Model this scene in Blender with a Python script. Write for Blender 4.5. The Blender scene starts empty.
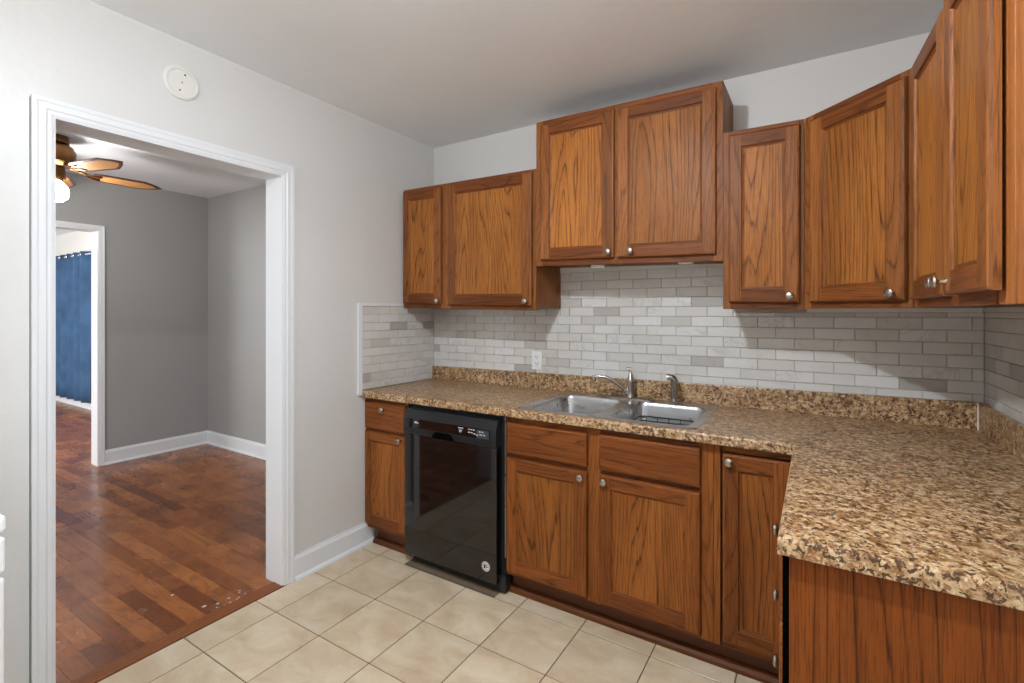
import bpy, bmesh, math, random
from mathutils import Vector, Matrix
random.seed(7)
PI = math.pi
COL = bpy.context.scene.collection
S = bpy.context.scene

# ------------------------------------------------------------------ camera
FPX = 487.4; YAW = -0.5585
cam_d = bpy.data.cameras.new('camera'); cam = bpy.data.objects.new('camera', cam_d); COL.objects.link(cam)
cam_d.sensor_width = 36; cam_d.lens = FPX*36/1024; cam_d.shift_y = -(341.5-312.48)/1024
cam_d.clip_start = .02
cam.location = (2.2823, -2.6147, 1.3736); cam.rotation_euler = (PI/2, 0, -YAW)
S.camera = cam

# ------------------------------------------------------------------ world, lights, exposure
W = bpy.data.worlds.new('world'); S.world = W; W.use_nodes = True
W.node_tree.nodes['Background'].inputs[0].default_value = (.75, .85, 1, 1)
W.node_tree.nodes['Background'].inputs[1].default_value = .6
S.view_settings.view_transform = 'Standard'; S.view_settings.look = 'None'
S.view_settings.gamma = 1; S.view_settings.use_curve_mapping = False
S.view_settings.exposure = 0.70
BULB_STRENGTH = 1060.0
def area(name, loc, rot, sx, sy, power, col=(1, 1, 1), spread=PI):
    l = bpy.data.lights.new(name, 'AREA'); l.shape = 'RECTANGLE'; l.size = sx; l.size_y = sy
    l.energy = power; l.color = col; l.spread = spread
    o = bpy.data.objects.new(name, l); COL.objects.link(o); o.location = loc; o.rotation_euler = rot
# added fill lights, set in unseen window openings of the three rooms
area('fill_kitchen', (1.55, -4.62, 1.45), (PI/2+1.0, 0, -.25), 1.7, 1.3, 30, (1, .91, .80), 2.1)  # tilted up: added fill that bounces off the ceiling
area('fill_dining', (-.85, -4.02, 1.45), (PI/2, 0, .6), 1.1, 1.3, 33, (.95, .98, 1))
area('fill_living', (-5.6, -4.02, 1.4), (PI/2, 0, 0), 2.4, 1.6, 120, (.95, .98, 1))

# ------------------------------------------------------------------ node helpers
def lin(c):
    def f(v):
        v /= 255
        return v/12.92 if v <= .04045 else ((v+.055)/1.055)**2.4
    return (f(c[0]), f(c[1]), f(c[2]), 1)
class NT:
    def __init__(s, name, rough=.5, metal=0):
        s.m = bpy.data.materials.new(name); s.m.use_nodes = True; s.t = s.m.node_tree
        s.b = s.t.nodes['Principled BSDF']; s.b.inputs['Roughness'].default_value = rough
        s.b.inputs['Metallic'].default_value = metal
    def n(s, typ, **kw):
        x = s.t.nodes.new(typ)
        for k, v in kw.items(): setattr(x, k, v)
        return x
    def l(s, a, b): s.t.links.new(a, b)
    def val(s, node, i, v):
        if hasattr(v, 'is_output') or isinstance(v, bpy.types.NodeSocket): s.l(v, node.inputs[i])
        else: node.inputs[i].default_value = v
    def math(s, op, a, b=0.0, c=None):
        x = s.n('ShaderNodeMath', operation=op); s.val(x, 0, a); s.val(x, 1, b)
        if c is not None: s.val(x, 2, c)
        return x.outputs[0]
    def mix(s, f, a, b, mode='MIX'):
        x = s.n('ShaderNodeMix', data_type='RGBA', blend_type=mode)
        s.val(x, 0, f); s.val(x, 6, a); s.val(x, 7, b); return x.outputs[2]
    def ramp(s, f, stops, interp='LINEAR'):
        x = s.n('ShaderNodeValToRGB'); r = x.color_ramp; r.interpolation = interp
        while len(r.elements) < len(stops): r.elements.new(.5)
        for e, (p, c) in zip(r.elements, stops): e.position = p; e.color = c
        s.l(f, x.inputs[0]); return x.outputs[0]
    def noise(s, vec, scale, detail=2, rough=.5, dist=0):
        x = s.n('ShaderNodeTexNoise'); s.l(vec, x.inputs['Vector'])
        x.inputs['Scale'].default_value = scale; x.inputs['Detail'].default_value = detail
        x.inputs['Roughness'].default_value = rough; x.inputs['Distortion'].default_value = dist
        return x.outputs[0]
    def coord(s): return s.n('ShaderNodeTexCoord').outputs['Object']
    def mapping(s, vec, scale=(1, 1, 1), loc=(0, 0, 0)):
        x = s.n('ShaderNodeMapping'); s.l(vec, x.inputs['Vector']); x.inputs['Scale'].default_value = scale
        x.inputs['Location'].default_value = loc; return x.outputs[0]
    def vadd(s, a, b):
        x = s.n('ShaderNodeVectorMath', operation='ADD'); s.val(x, 0, a); s.val(x, 1, b); return x.outputs[0]
    def vscale(s, a, f):
        x = s.n('ShaderNodeVectorMath', operation='SCALE'); s.l(a, x.inputs[0]); s.val(x, 3, f); return x.outputs[0]
    def island(s): return s.n('ShaderNodeNewGeometry').outputs['Random Per Island']
    def comb(s, x, y, z):
        c = s.n('ShaderNodeCombineXYZ'); s.val(c, 0, x); s.val(c, 1, y); s.val(c, 2, z); return c.outputs[0]
    def bump(s, h, strength=.3, dist=.002):
        x = s.n('ShaderNodeBump'); s.l(h, x.inputs['Height']); x.inputs['Strength'].default_value = strength
        x.inputs['Distance'].default_value = dist; s.l(x.outputs[0], s.b.inputs['Normal'])
    def color(s, c): s.val(s.b, 'Base Color', c)
    def rough(s, r): s.val(s.b, 'Roughness', r)

def flat(name, c, rough=.5, metal=0, coat=0, var=.06, scale=30):
    t = NT(name, rough, metal); v = t.coord(); nz = t.noise(v, scale, 3)
    c0 = lin(c); lo = tuple(x*(1-var) for x in c0[:3])+(1,); hi = tuple(min(1, x*(1+var)) for x in c0[:3])+(1,)
    t.color(t.ramp(nz, [(.3, lo), (.7, hi)])); t.b.inputs['Coat Weight'].default_value = coat
    return t.m

def oak(name, axis, dark, mid, light, freq=9.0, rough=.42, tone=(.74, 1.12)):
    """stained oak; axis = direction of the grain in the object's own coordinates"""
    t = NT(name, rough); oi = t.n('ShaderNodeObjectInfo').outputs['Random']
    t.b.inputs['Specular IOR Level'].default_value = .2
    rnd = t.math('ADD', t.math('MULTIPLY', oi, 37.0), t.math('MULTIPLY', t.island(), 11.0))
    v = t.vadd(t.coord(), t.comb(rnd, t.math('MULTIPLY', rnd, 1.7), t.math('MULTIPLY', rnd, .6)))
    sc = [1, 1, 1]; sc['xyz'.index(axis)] = .13
    fine = [1, 1, 1]; fine['xyz'.index(axis)] = .025
    vs = t.mapping(v, tuple(sc)); vf = t.mapping(v, tuple(fine))
    big = t.noise(vs, 3.4, 1.6, .45, .3)
    sep = t.n('ShaderNodeSeparateXYZ'); t.l(v, sep.inputs[0]); cross = sep.outputs[0 if axis != 'x' else 2]
    rings = t.math('FRACT', t.math('ADD', t.math('ADD', t.math('MULTIPLY', big, freq*3.4), t.math('MULTIPLY', t.noise(vf, 70, 2, .6), .55)), t.math('MULTIPLY', cross, 34.0)))
    ringm = t.ramp(rings, [(0, (.8, .8, .8, 1)), (.04, (1, 1, 1, 1)), (.14, (.30, .30, .30, 1)), (.5, (0, 0, 0, 1)), (.93, (.10, .10, .10, 1)), (1, (.8, .8, .8, 1))])
    brk = t.noise(vf, 120, 2, .6)
    ringm = t.math('MULTIPLY', ringm, t.ramp(brk, [(.35, (.45, .45, .45, 1)), (.6, (1, 1, 1, 1))]))
    broad = t.noise(t.mapping(v, tuple([q*1.0 for q in sc])), 9, 2)
    base = t.ramp(broad, [(.3, lin(mid)), (.7, lin(light))])
    c = t.mix(t.math('MULTIPLY', ringm, .92 if freq > 9.5 or 'end' in name else .7), base, lin(dark))
    pores = t.ramp(t.noise(vf, 300, 3, .75), [(.38, (1, 1, 1, 1)), (.50, (0, 0, 0, 1))])
    c = t.mix(t.math('MULTIPLY', pores, .5), c, lin(dark))
    k = t.math('ADD', t.math('MULTIPLY', t.math('FRACT', t.math('MULTIPLY', t.math('ADD', oi, t.island()), 7.31)), tone[1]-tone[0]), tone[0])
    c = t.mix(1.0, c, t.comb(k, k, k), 'MULTIPLY')
    t.color(c); t.bump(t.math('MULTIPLY', pores, -1.0), .25, .0008)
    return t.m

# ------------------------------------------------------------------ materials
OD, OM, OL = (64, 32, 12), (134, 80, 40), (160, 100, 52)
M = {}
M['oakv'] = oak('oak_vertical', 'z', OD, OM, OL)
M['oakh'] = oak('oak_horizontal', 'x', (54, 25, 10), (112, 62, 28), (136, 78, 37))
M['oaky'] = oak('oak_depth', 'y', (66, 34, 17), (116, 66, 36), (140, 84, 47))
M['panelv'] = oak('oak_panel', 'z', (62, 30, 8), (154, 94, 42), (186, 118, 54), freq=11)
M['endv'] = oak('oak_end_panel', 'z', (58, 24, 7), (124, 62, 20), (150, 82, 28), freq=9)
M['endl'] = oak('oak_light_end', 'z', (120, 68, 30), (150, 90, 44), (168, 104, 54), freq=3, tone=(.95, 1.02))
BD, BM_, BL = (52, 23, 8), (124, 68, 28), (150, 88, 38)
M['bv'] = oak('oak_base_vertical', 'z', BD, BM_, BL)
M['bh'] = oak('oak_base_horizontal', 'x', BD, (116, 62, 26), (142, 82, 36))
M['bpan'] = oak('oak_base_panel', 'z', BD, (134, 76, 30), (162, 98, 42), freq=10)
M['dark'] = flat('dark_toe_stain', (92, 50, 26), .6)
M['seam'] = flat('dusty_floor_seams', (150, 112, 84), .7)
M['shoe'] = oak('red_shoe_stain', 'x', (52, 26, 12), (98, 54, 24), (116, 66, 30), freq=3)
M['nickel'] = flat('brushed_nickel', (172, 165, 156), .27, 1)
M['steel'] = None
M['white'] = flat('white_plastic', (228, 228, 224), .35)
M['enamel'] = flat('white_enamel', (236, 238, 240), .15, coat=.4, var=.01)
M['blackg'] = flat('black_gloss', (9, 9, 10), .07, coat=.5, var=.02)
M['blackp'] = flat('black_plastic', (29, 30, 32), .32)
M['blackm'] = flat('black_matte', (10, 10, 11), .6)
M['shade'] = flat('shade_black', (2, 2, 2), .9); M['shade'].node_tree.nodes['Principled BSDF'].inputs['Specular IOR Level'].default_value = .05  # near-black that stands in for shade
M['greyp'] = flat('grey_panel', (58, 64, 74), .35)
M['print'] = flat('pale_print', (205, 208, 212), .5)
M['slot'] = flat('dark_slot', (40, 38, 36), .6)
M['caulk'] = flat('white_caulk', (232, 226, 214), .5)
M['grout'] = flat('wall_grout', (180, 173, 162), .8)
M['floorgrout'] = flat('floor_grout', (96, 82, 68), .85)
M['subfloor'] = flat('old_brown_flooring', (112, 96, 74), .7, var=.15)
M['brass'] = flat('antique_brass', (120, 84, 50), .35, 1)
M['red'] = flat('sticker_red', (158, 92, 84), .5)

def paint(name, c, bump=.25, rough=.5, patch=.03, bscale=22):
    t = NT(name, rough); v = t.coord(); c0 = lin(c)
    n1 = t.noise(v, 1.3, 2)
    t.color(t.ramp(n1, [(.3, tuple(x*(1-patch) for x in c0[:3])+(1,)), (.7, tuple(min(1, x*(1+patch)) for x in c0[:3])+(1,))]))
    h = t.math('ADD', t.noise(v, bscale, 3), t.math('MULTIPLY', t.noise(v, 3, 2), 2.0))
    t.bump(h, bump, .006); return t.m
M['wall'] = paint('white_wall_paint', (212, 211, 208), rough=.42)
M['ceil'] = paint('ceiling_paint', (236, 240, 244), .18, .6)
M['grey'] = paint('grey_wall_paint', (158, 157, 155), .15, .5)
M['trim'] = paint('white_trim_paint', (222, 224, 226), .12, .28, .015, 60)
M['offwhite'] = paint('offwhite_paint', (222, 220, 214), .1, .5)

def mk_steel():
    t = NT('stainless_steel', .26, 1); v = t.coord()
    s_ = t.noise(t.mapping(v, (1, 6, 6)), 8, 1)
    t.color(t.ramp(s_, [(.3, lin((184, 185, 186))), (.7, lin((196, 197, 198)))]))
    t.rough(t.math('ADD', t.math('MULTIPLY', s_, .04), .26)); return t.m
M['steel'] = mk_steel()

def mk_laminate():
    t = NT('granite_laminate', .36); v = t.coord()
    K = lambda a: (a, a, a, 1)
    n1 = t.noise(v, 84, 5, .65, .6); n2 = t.noise(t.vadd(v, t.comb(3.1, 1.7, .4)), 85, 4, .6, .6)
    n3 = t.noise(t.vadd(v, t.comb(9.2, 5.3, 2.4)), 38, 3, .6, .4); n4 = t.noise(v, 9, 2)
    base = t.ramp(n3, [(.34, lin((134, 100, 66))), (.48, lin((170, 136, 96))), (.62, lin((200, 170, 130)))])
    c = t.mix(t.ramp(n2, [(.545, K(0)), (.60, K(.8))]), base, lin((140, 88, 46)))
    c = t.mix(t.ramp(n2, [(.37, K(.75)), (.43, K(0))]), c, lin((214, 192, 156)))
    dk = t.math('ADD', n1, t.math('MULTIPLY', t.math('SUBTRACT', n4, .5), .17))
    c = t.mix(t.ramp(dk, [(.525, K(0)), (.57, K(.92))]), c, lin((72, 48, 30)))
    t.color(c); t.bump(n1, .06, .001); return t.m
M['lam'] = mk_laminate()

def mk_marble():
    t = NT('marble_subway', .28); v = t.vadd(t.coord(), t.vscale(t.comb(t.island(), t.island(), t.island()), 19.0))
    isl = t.island()
    base = t.ramp(isl, [(0, lin((178, 174, 168))), (.04, lin((168, 164, 158))), (.07, lin((204, 201, 195))), (.35, lin((214, 213, 210))),
                        (.6, lin((204, 200, 191))), (.8, lin((216, 215, 213))), (.97, lin((200, 196, 189))), (1, lin((186, 181, 174)))])
    warp = t.noise(v, 6, 4, .6, 1.2)
    vein = t.math('ABSOLUTE', t.math('SUBTRACT', warp, .5))
    vm = t.ramp(vein, [(0, (1, 1, 1, 1)), (.035, (0, 0, 0, 1))])
    sel = t.ramp(t.noise(v, 2.2, 1), [(.48, (0, 0, 0, 1)), (.62, (1, 1, 1, 1))])
    c = t.mix(t.math('MULTIPLY', t.math('MULTIPLY', vm, sel), .38), base, lin((150, 148, 146)))
    c = t.mix(t.ramp(t.noise(v, 9, 3), [(.4, (0, 0, 0, 1)), (.75, (.25, .25, .25, 1))]), c, lin((186, 178, 166)))
    t.color(c); return t.m
M['marble'] = mk_marble()

def mk_floortile():
    t = NT('ceramic_floor_tile', .32); isl = t.island()
    v = t.vadd(t.coord(), t.vscale(t.comb(isl, t.math('MULTIPLY', isl, 3.0), 0.0), 13.0))
    n = t.noise(t.mapping(v, (1, 1.6, 1)), 5, 4, .6, .5)
    c = t.ramp(n, [(.28, lin((186, 163, 132))), (.5, lin((204, 185, 156))), (.72, lin((216, 202, 178)))])
    k = t.math('ADD', t.math('MULTIPLY', isl, .12), .93)
    c = t.mix(1.0, c, t.comb(k, k, k), 'MULTIPLY')
    spots = t.ramp(t.noise(v, 60, 2), [(.70, (0, 0, 0, 1)), (.76, (.3, .3, .3, 1))])
    c = t.mix(spots, c, lin((140, 118, 92)))
    t.color(c); t.rough(t.math('ADD', t.math('MULTIPLY', t.noise(v, 14, 2), .2), .24)); t.bump(n, .15, .003); return t.m
M['ftile'] = mk_floortile()

def mk_hard():
    t = NT('hardwood_planks', .25); isl = t.island()
    v = t.vadd(t.coord(), t.comb(t.math('MULTIPLY', isl, 23.0), t.math('MULTIPLY', isl, 11.0), 0.0))
    big = t.noise(t.mapping(v, (.12, 1, 1)), 9, 2, .5, .4)
    rings = t.math('FRACT', t.math('MULTIPLY', big, 14.0))
    rm = t.ramp(rings, [(0, (1, 1, 1, 1)), (.3, (.2, .2, .2, 1)), (.8, (0, 0, 0, 1)), (1, (1, 1, 1, 1))])
    base = t.ramp(isl, [(0, lin((92, 48, 22))), (.12, lin((138, 76, 34))), (.45, lin((160, 94, 46))), (.75, lin((182, 112, 58))), (1, lin((148, 84, 40)))])
    c = t.mix(t.math('MULTIPLY', rm, .42), base, lin((64, 30, 14)))
    st = t.noise(t.mapping(v, (.05, 1, 1)), 160, 2)
    c = t.mix(t.math('MULTIPLY', st, .35), c, lin((84, 42, 20)))
    blot = t.ramp(t.noise(t.coord(), 3.2, 3), [(.5, (0, 0, 0, 1)), (.68, (.55, .55, .55, 1))])
    c = t.mix(blot, c, lin((84, 42, 22)))
    t.color(c)
    t.rough(t.ramp(t.noise(t.coord(), 5, 3), [(.3, (.16, .16, .16, 1)), (.7, (.34, .34, .34, 1))]))
    t.bump(t.noise(t.coord(), 12, 2), .12, .004); return t.m
M['hard'] = mk_hard()
def mk_cloth():
    t = NT('blue_curtain', .85); v = t.coord()
    t.color(t.ramp(t.noise(v, 4, 2), [(.3, lin((42, 72, 104))), (.7, lin((58, 94, 130)))])); return t.m
M['blue'] = mk_cloth()
def emis(name, c, s):
    t = NT(name); t.b.inputs['Emission Color'].default_value = (*c, 1); t.b.inputs['Emission Strength'].default_value = s; return t.m
M['bulb'] = emis('lit_bulb', (.90, .98, 1.08), BULB_STRENGTH)
M['globe'] = emis('lit_globe', (1, .97, .93), 56)
def mk_blade():
    t = NT('fan_blade_wood', .35); v = t.mapping(t.coord(), (.1, 1, 1)); n = t.noise(v, 40, 3)
    t.color(t.ramp(n, [(.3, lin((128, 74, 34))), (.7, lin((176, 112, 58)))])); return t.m
M['blade'] = mk_blade(); M['bladee'] = flat('fan_blade_edge', (74, 40, 22), .4)
M['cane'] = flat('fan_blade_inset', (196, 140, 84), .45)

# ------------------------------------------------------------------ geometry helpers
def prop(o, label=None, cat=None, group=None, kind=None):
    if label: o['label'] = label
    if cat: o['category'] = cat
    if group: o['group'] = group
    if kind: o['kind'] = kind
    return o
def thing(name, label, cat, loc=(0, 0, 0), rz=0, group=None):
    o = bpy.data.objects.new(name, None); COL.objects.link(o); o.location = loc; o.rotation_euler = (0, 0, rz)
    o.empty_display_size = .05
    return prop(o, label, cat, group)
def obj(name, bm, mats, parent=None, loc=(0, 0, 0), rot=(0, 0, 0), smooth=False):
    me = bpy.data.meshes.new(name)
    bmesh.ops.recalc_face_normals(bm, faces=bm.faces)
    bm.to_mesh(me); bm.free()
    if not isinstance(mats, (list, tuple)): mats = [mats]
    for m in mats: me.materials.append(m)
    if smooth:
        for p in me.polygons: p.use_smooth = True
        me.set_sharp_from_angle(angle=math.radians(38))
    o = bpy.data.objects.new(name, me); COL.objects.link(o); o.location = loc; o.rotation_euler = rot
    if parent: o.parent = parent
    return o
def struct(name, bm, mats, **k):
    o = obj(name, bm, mats, **k); o['kind'] = 'structure'; return o
def B(): return bmesh.new()
def box(bm, x0, x1, y0, y1, z0, z1, mi=0, bev=0, seg=2):
    tmp = bmesh.new() if bev else bm
    vs = [tmp.verts.new((x, y, z)) for x in (x0, x1) for y in (y0, y1) for z in (z0, z1)]
    fs = [(0, 1, 3, 2), (4, 6, 7, 5), (0, 4, 5, 1), (2, 3, 7, 6), (0, 2, 6, 4), (1, 5, 7, 3)]
    faces = [tmp.faces.new([vs[i] for i in f]) for f in fs]
    for f in faces: f.material_index = mi
    if bev:
        bmesh.ops.bevel(tmp, geom=tmp.edges[:]+tmp.verts[:], offset=bev, segments=seg, affect='EDGES', profile=.5)
        for f in tmp.faces: f.material_index = mi
        merge(bm, tmp)
    return bm
def merge(bm, tmp):
    mp = {v: bm.verts.new(v.co) for v in tmp.verts}
    for f in tmp.faces:
        try: g = bm.faces.new([mp[v] for v in f.verts]); g.material_index = f.material_index; g.smooth = f.smooth
        except ValueError: pass
    tmp.free()
def lathe(bm, prof, n=24, c=(0, 0, 0), axis='z', mi=0):
    rings = []
    for r, h in prof:
        ring = []
        for i in range(n):
            a = 2*PI*i/n; p = (r*math.cos(a), r*math.sin(a), h)
            if axis == 'y': p = (p[0], p[2], p[1])
            if axis == 'x': p = (p[2], p[0], p[1])
            ring.append(bm.verts.new((p[0]+c[0], p[1]+c[1], p[2]+c[2])))
        rings.append(ring)
    for a, b in zip(rings, rings[1:]):
        for i in range(n):
            f = bm.faces.new((a[i], a[(i+1) % n], b[(i+1) % n], b[i])); f.material_index = mi
    for rg in (rings[0], rings[-1]):
        f = bm.faces.new(rg); f.material_index = mi
    return bm
def tube(bm, pts, r, n=10, mi=0, caps=True):
    pts = [Vector(p) for p in pts]; rs = r if isinstance(r, (list, tuple)) else [r]*len(pts)
    rings = []; up = None
    for i, p in enumerate(pts):
        d = (pts[min(i+1, len(pts)-1)]-pts[max(i-1, 0)]).normalized()
        if up is None: up = d.orthogonal().normalized()
        up = (up-d*up.dot(d)).normalized(); s = d.cross(up)
        rings.append([bm.verts.new(p+(up*math.cos(2*PI*k/n)+s*math.sin(2*PI*k/n))*rs[i]) for k in range(n)])
    for a, b in zip(rings, rings[1:]):
        for i in range(n):
            f = bm.faces.new((a[i], a[(i+1) % n], b[(i+1) % n], b[i])); f.material_index = mi
    if caps:
        for rg in (rings[0], rings[-1]):
            f = bm.faces.new(rg); f.material_index = mi
    return bm
def rrect(x0, x1, y0, y1, r, z, n=6):
    out = []
    for cx, cy, a0 in ((x1-r, y1-r, 0), (x0+r, y1-r, 90), (x0+r, y0+r, 180), (x1-r, y0+r, 270)):
        for k in range(n+1):
            a = math.radians(a0+90*k/n); out.append((cx+r*math.cos(a), cy+r*math.sin(a), z))
    return out
def loft(bm, loops, cap0=False, cap1=True, mi=0):
    rings = [[bm.verts.new(p) for p in L] for L in loops]; n = len(rings[0])
    for a, b in zip(rings, rings[1:]):
        for i in range(n):
            f = bm.faces.new((a[i], a[(i+1) % n], b[(i+1) % n], b[i])); f.material_index = mi
    if cap0: bm.faces.new(rings[0]).material_index = mi
    if cap1: bm.faces.new(rings[-1]).material_index = mi
    return rings
def prism(bm, prof, path_axis, a0, a1, mi=0):
    """extrude a 2D profile along an axis; prof in the two other axes in xyz order"""
    def P(u, v, t):
        return {'x': (t, u, v), 'y': (u, t, v), 'z': (u, v, t)}[path_axis]
    r0 = [bm.verts.new(P(u, v, a0)) for u, v in prof]; r1 = [bm.verts.new(P(u, v, a1)) for u, v in prof]
    n = len(prof)
    for i in range(n): bm.faces.new((r0[i], r0[(i+1) % n], r1[(i+1) % n], r1[i])).material_index = mi
    bm.faces.new(r0).material_index = mi; bm.faces.new(r1).material_index = mi

# ------------------------------------------------------------------ room dimensions
WX = 2.85; H = 2.528; YF = -4.6; WT = -.12        # kitchen: x 0..WX, y YF..0
DY0, DY1, DZ = -2.012, -1.153, 2.057                # doorway in the left wall
R2X = -3.17; R2H = 2.58; R2F = -4.0

# ---- kitchen walls
bm = B(); box(bm, WT, 0, DY1, .17, 0, 2.75); box(bm, WT, 0, YF-.12, DY0, 0, 2.75); box(bm, WT, 0, DY0, DY1, DZ, 2.75)
wl = struct('wall_left', bm, [M['wall'], M['grey']])
for p in wl.data.polygons:                           # the far side of the partition is painted grey
    if p.normal.x < -.9: p.material_index = 1
bm = B(); box(bm, -.0, WX+.12, 0, .12, 0, H+.1); struct('wall_back', bm, M['wall'])
bm = B(); box(bm, WX, WX+.12, YF-.12, 0, 0, H+.1); struct('wall_right', bm, M['wall'])
bm = B()                                             # wall behind the camera with an opening added for the fill light
box(bm, 0, .7, YF-.12, YF, 0, H+.1); box(bm, 2.4, WX, YF-.12, YF, 0, H+.1)
box(bm, .7, 2.4, YF-.12, YF, 0, .8); box(bm, .7, 2.4, YF-.12, YF, 2.1, H+.1)
struct('wall_front', bm, M['wall'])
bm = B(); box(bm, WT, WX+.12, YF-.12, .12, H, H+.1); struct('ceiling', bm, M['ceil'])

# ---- rooms beyond the doorway
D2Y0, D2Y1, D2Z = -1.72, -.886, 2.10
bm = B(); box(bm, R2X-.12, R2X, D2Y1, .17, 0, 2.7); box(bm, R2X-.12, R2X, R2F, D2Y0, 0, 2.7); box(bm, R2X-.12, R2X, D2Y0, D2Y1, D2Z, 2.7)
struct('wall_dining_far', bm, M['grey'])
bm = B(); box(bm, R2X, WT, .05, .17, 0, 2.7); struct('wall_dining_side', bm, M['grey'])
bm = B(); box(bm, R2X, -1.4, R2F-.12, R2F, 0, 2.7); box(bm, -.3, WT, R2F-.12, R2F, 0, 2.7)
box(bm, -1.4, -.3, R2F-.12, R2F, 0, .8); box(bm, -1.4, -.3, R2F-.12, R2F, 2.1, 2.7); struct('wall_dining_front', bm, M['grey'])
bm = B(); box(bm, R2X-.12, WT, R2F-.12, .17, R2H, R2H+.1); struct('ceiling_dining', bm, M['ceil'])
bm = B(); box(bm, -9, R2X-.12, .10, .22, 0, 2.7); struct('wall_living_side', bm, M['offwhite'])
bm = B(); box(bm, -9.1, -9, R2F, .22, 0, 2.7); struct('wall_living_far', bm, M['offwhite'])
bm = B(); box(bm, -9, -6.9, R2F-.12, R2F, 0, 2.7); box(bm, -4.3, R2X-.12, R2F-.12, R2F, 0, 2.7)
box(bm, -6.9, -4.3, R2F-.12, R2F, 0, .5); box(bm, -6.9, -4.3, R2F-.12, R2F, 2.3, 2.7); struct('wall_living_front', bm, M['offwhite'])
bm = B(); box(bm, -9.1, R2X-.12, R2F-.12, .22, R2H, R2H+.1); struct('ceiling_living', bm, M['ceil'])

# ---- floors
bm = B(); box(bm, 0, WX, YF, 0, -.05, -.0025); struct('floor', bm, M['floorgrout'])
bm = B(); gx, gy, px, py, g = .180, -.670, .3075, .311, .0022
for i in range(-2, 10):
    for j in range(-1, 14):
        x0, x1 = gx+px*i, gx+px*(i+1); y1, y0 = gy-py*j, gy-py*(j+1)
        x0 = max(x0, .016); x1 = min(x1, WX); y1 = min(y1, -.50); y0 = max(y0, YF)
        if x1-x0 < .02 or y1-y0 < .02: continue
        pieces = [(x0+g, x1-g)]
        if j == -1:                                  # no tile under the dishwasher
            pieces = []
            if x0 < .37: pieces.append((x0+g, min(x1-g, .37)))
            if x1 > .965: pieces.append((max(x0+g, .965), x1-g))
        for a, b in pieces:
            if b-a > .01: box(bm, a, b, y0+g, y1-g, -.004, 0, bev=.0012, seg=1)
struct('floor_tiles', bm, M['ftile'])
bm = B(); box(bm, .37, .965, -.655, -.45, -.003, -.001); struct('floor_patch', bm, M['subfloor'])

bm = B(); pw = .079; y = R2F; rr = random.Random(3)
box(bm, -9, -.06, R2F, .10, -.05, -.003); struct('floor_hardwood_base', bm, M['seam'])
bm = B(); 
while y < .10:
    x = -9+rr.uniform(-.8, 0)
    while x < -.062:
        L = rr.uniform(.45, 1.3); x1 = min(x+L, -.062)
        if x1 > -9 and x1-max(x, -9) > .02: box(bm, max(x, -9)+.0005, x1-.0005, y+rr.choice((.0004, .0006, .0014)), min(y+pw, .10)-.0005, -.003, 0)
        x += L
    y += pw
struct('floor_hardwood', bm, M['hard'])
bm = B(); box(bm, -.062, .014, DY0-.05, DY1+.05, -.02, .004, bev=.002); struct('trim_threshold', bm, M['shoe_y'] if 'shoe_y' in M else M['oaky'])
bm = B(); rf = random.Random(11)                     # flecks of white paint by the threshold
for k in range(16):
    cx, cy = (-.10+rf.uniform(-.05, .03), -1.36+rf.uniform(-.09, .09)) if k < 12 else (rf.uniform(-.5, -.1), rf.uniform(-1.9, -1.4))
    r = rf.uniform(.0015, .0055); n = 7
    vs = [bm.verts.new((cx+r*rf.uniform(.5, 1.2)*math.cos(2*PI*i/n), cy+1.6*r*rf.uniform(.5, 1.2)*math.sin(2*PI*i/n), .0006)) for i in range(n)]
    e = bmesh.ops.extrude_face_region(bm, geom=[bm.faces.new(vs)])
    for v in e['geom']:
        if isinstance(v, bmesh.types.BMVert): v.co.z += .0005
o = obj('paint_flecks', bm, M['white']); prop(o, 'white paint flecks spattered on the hardwood beside the threshold', 'paint flecks', kind='stuff')

# ---- kitchen doorway casing (both faces) with jamb
def casing(bm, xf, sgn, y0, y1, z1, w=.062, th=.02, zb=0.0, left=True, right=True):
    """moulded casing around an opening in an x = const wall, on face xf pointing sgn"""
    prof = [(0, 0), (0, .55), (.18, .72), (.34, .72), (.42, .9), (.72, .9), (.8, 1.0), (1, 1.0), (1, 0)]   # across, depth (inner->outer)
    def ring(u): return u*w
    pts = [(ring(u), xf+sgn*d*th) for u, d in prof]
    def L(off): return [(y0-off, zb), (y0-off, z1+off), (y1+off, z1+off), (y1+off, zb)]
    rows = [[bm.verts.new((x, yy, zz)) for yy, zz in L(off)] for off, x in pts]
    for a, b in zip(rows, rows[1:]):
        for i in range(3): bm.faces.new((a[i], a[i+1], b[i+1], b[i]))
    for i in (0, 3): bm.faces.new([r[i] for r in rows])
bm = B(); casing(bm, 0, 1, DY0, DY1, DZ); casing(bm, WT, -1, DY0, DY1, DZ)
jt = .02
box(bm, WT-.001, .011, DY1-.001, DY1+jt, .0, DZ); box(bm, WT-.001, .011, DY0-jt, DY0+.001, .0, DZ); box(bm, WT-.001, .011, DY0-jt, DY1+jt, DZ-.001, DZ+jt)
struct('trim_kitchen_doorway', bm, M['trim'])
bm = B(); box(bm, 0, .0012, DY0-.0637, DY0-.0615, .0, DZ+.055); struct('trim_casing_gap', bm, M['slot'])
bm = B(); casing(bm, R2X, 1, D2Y0, D2Y1, D2Z, w=.05); casing(bm, R2X-.12, -1, D2Y0, D2Y1, D2Z, w=.05)
box(bm, R2X-.121, R2X+.008, D2Y1-.001, D2Y1+jt, 0, D2Z); box(bm, R2X-.121, R2X+.008, D2Y0-jt, D2Y0+.001, 0, D2Z); box(bm, R2X-.121, R2X+.008, D2Y0-jt, D2Y1+jt, D2Z-.001, D2Z+jt)
struct('trim_dining_doorway', bm, M['trim'])

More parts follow.
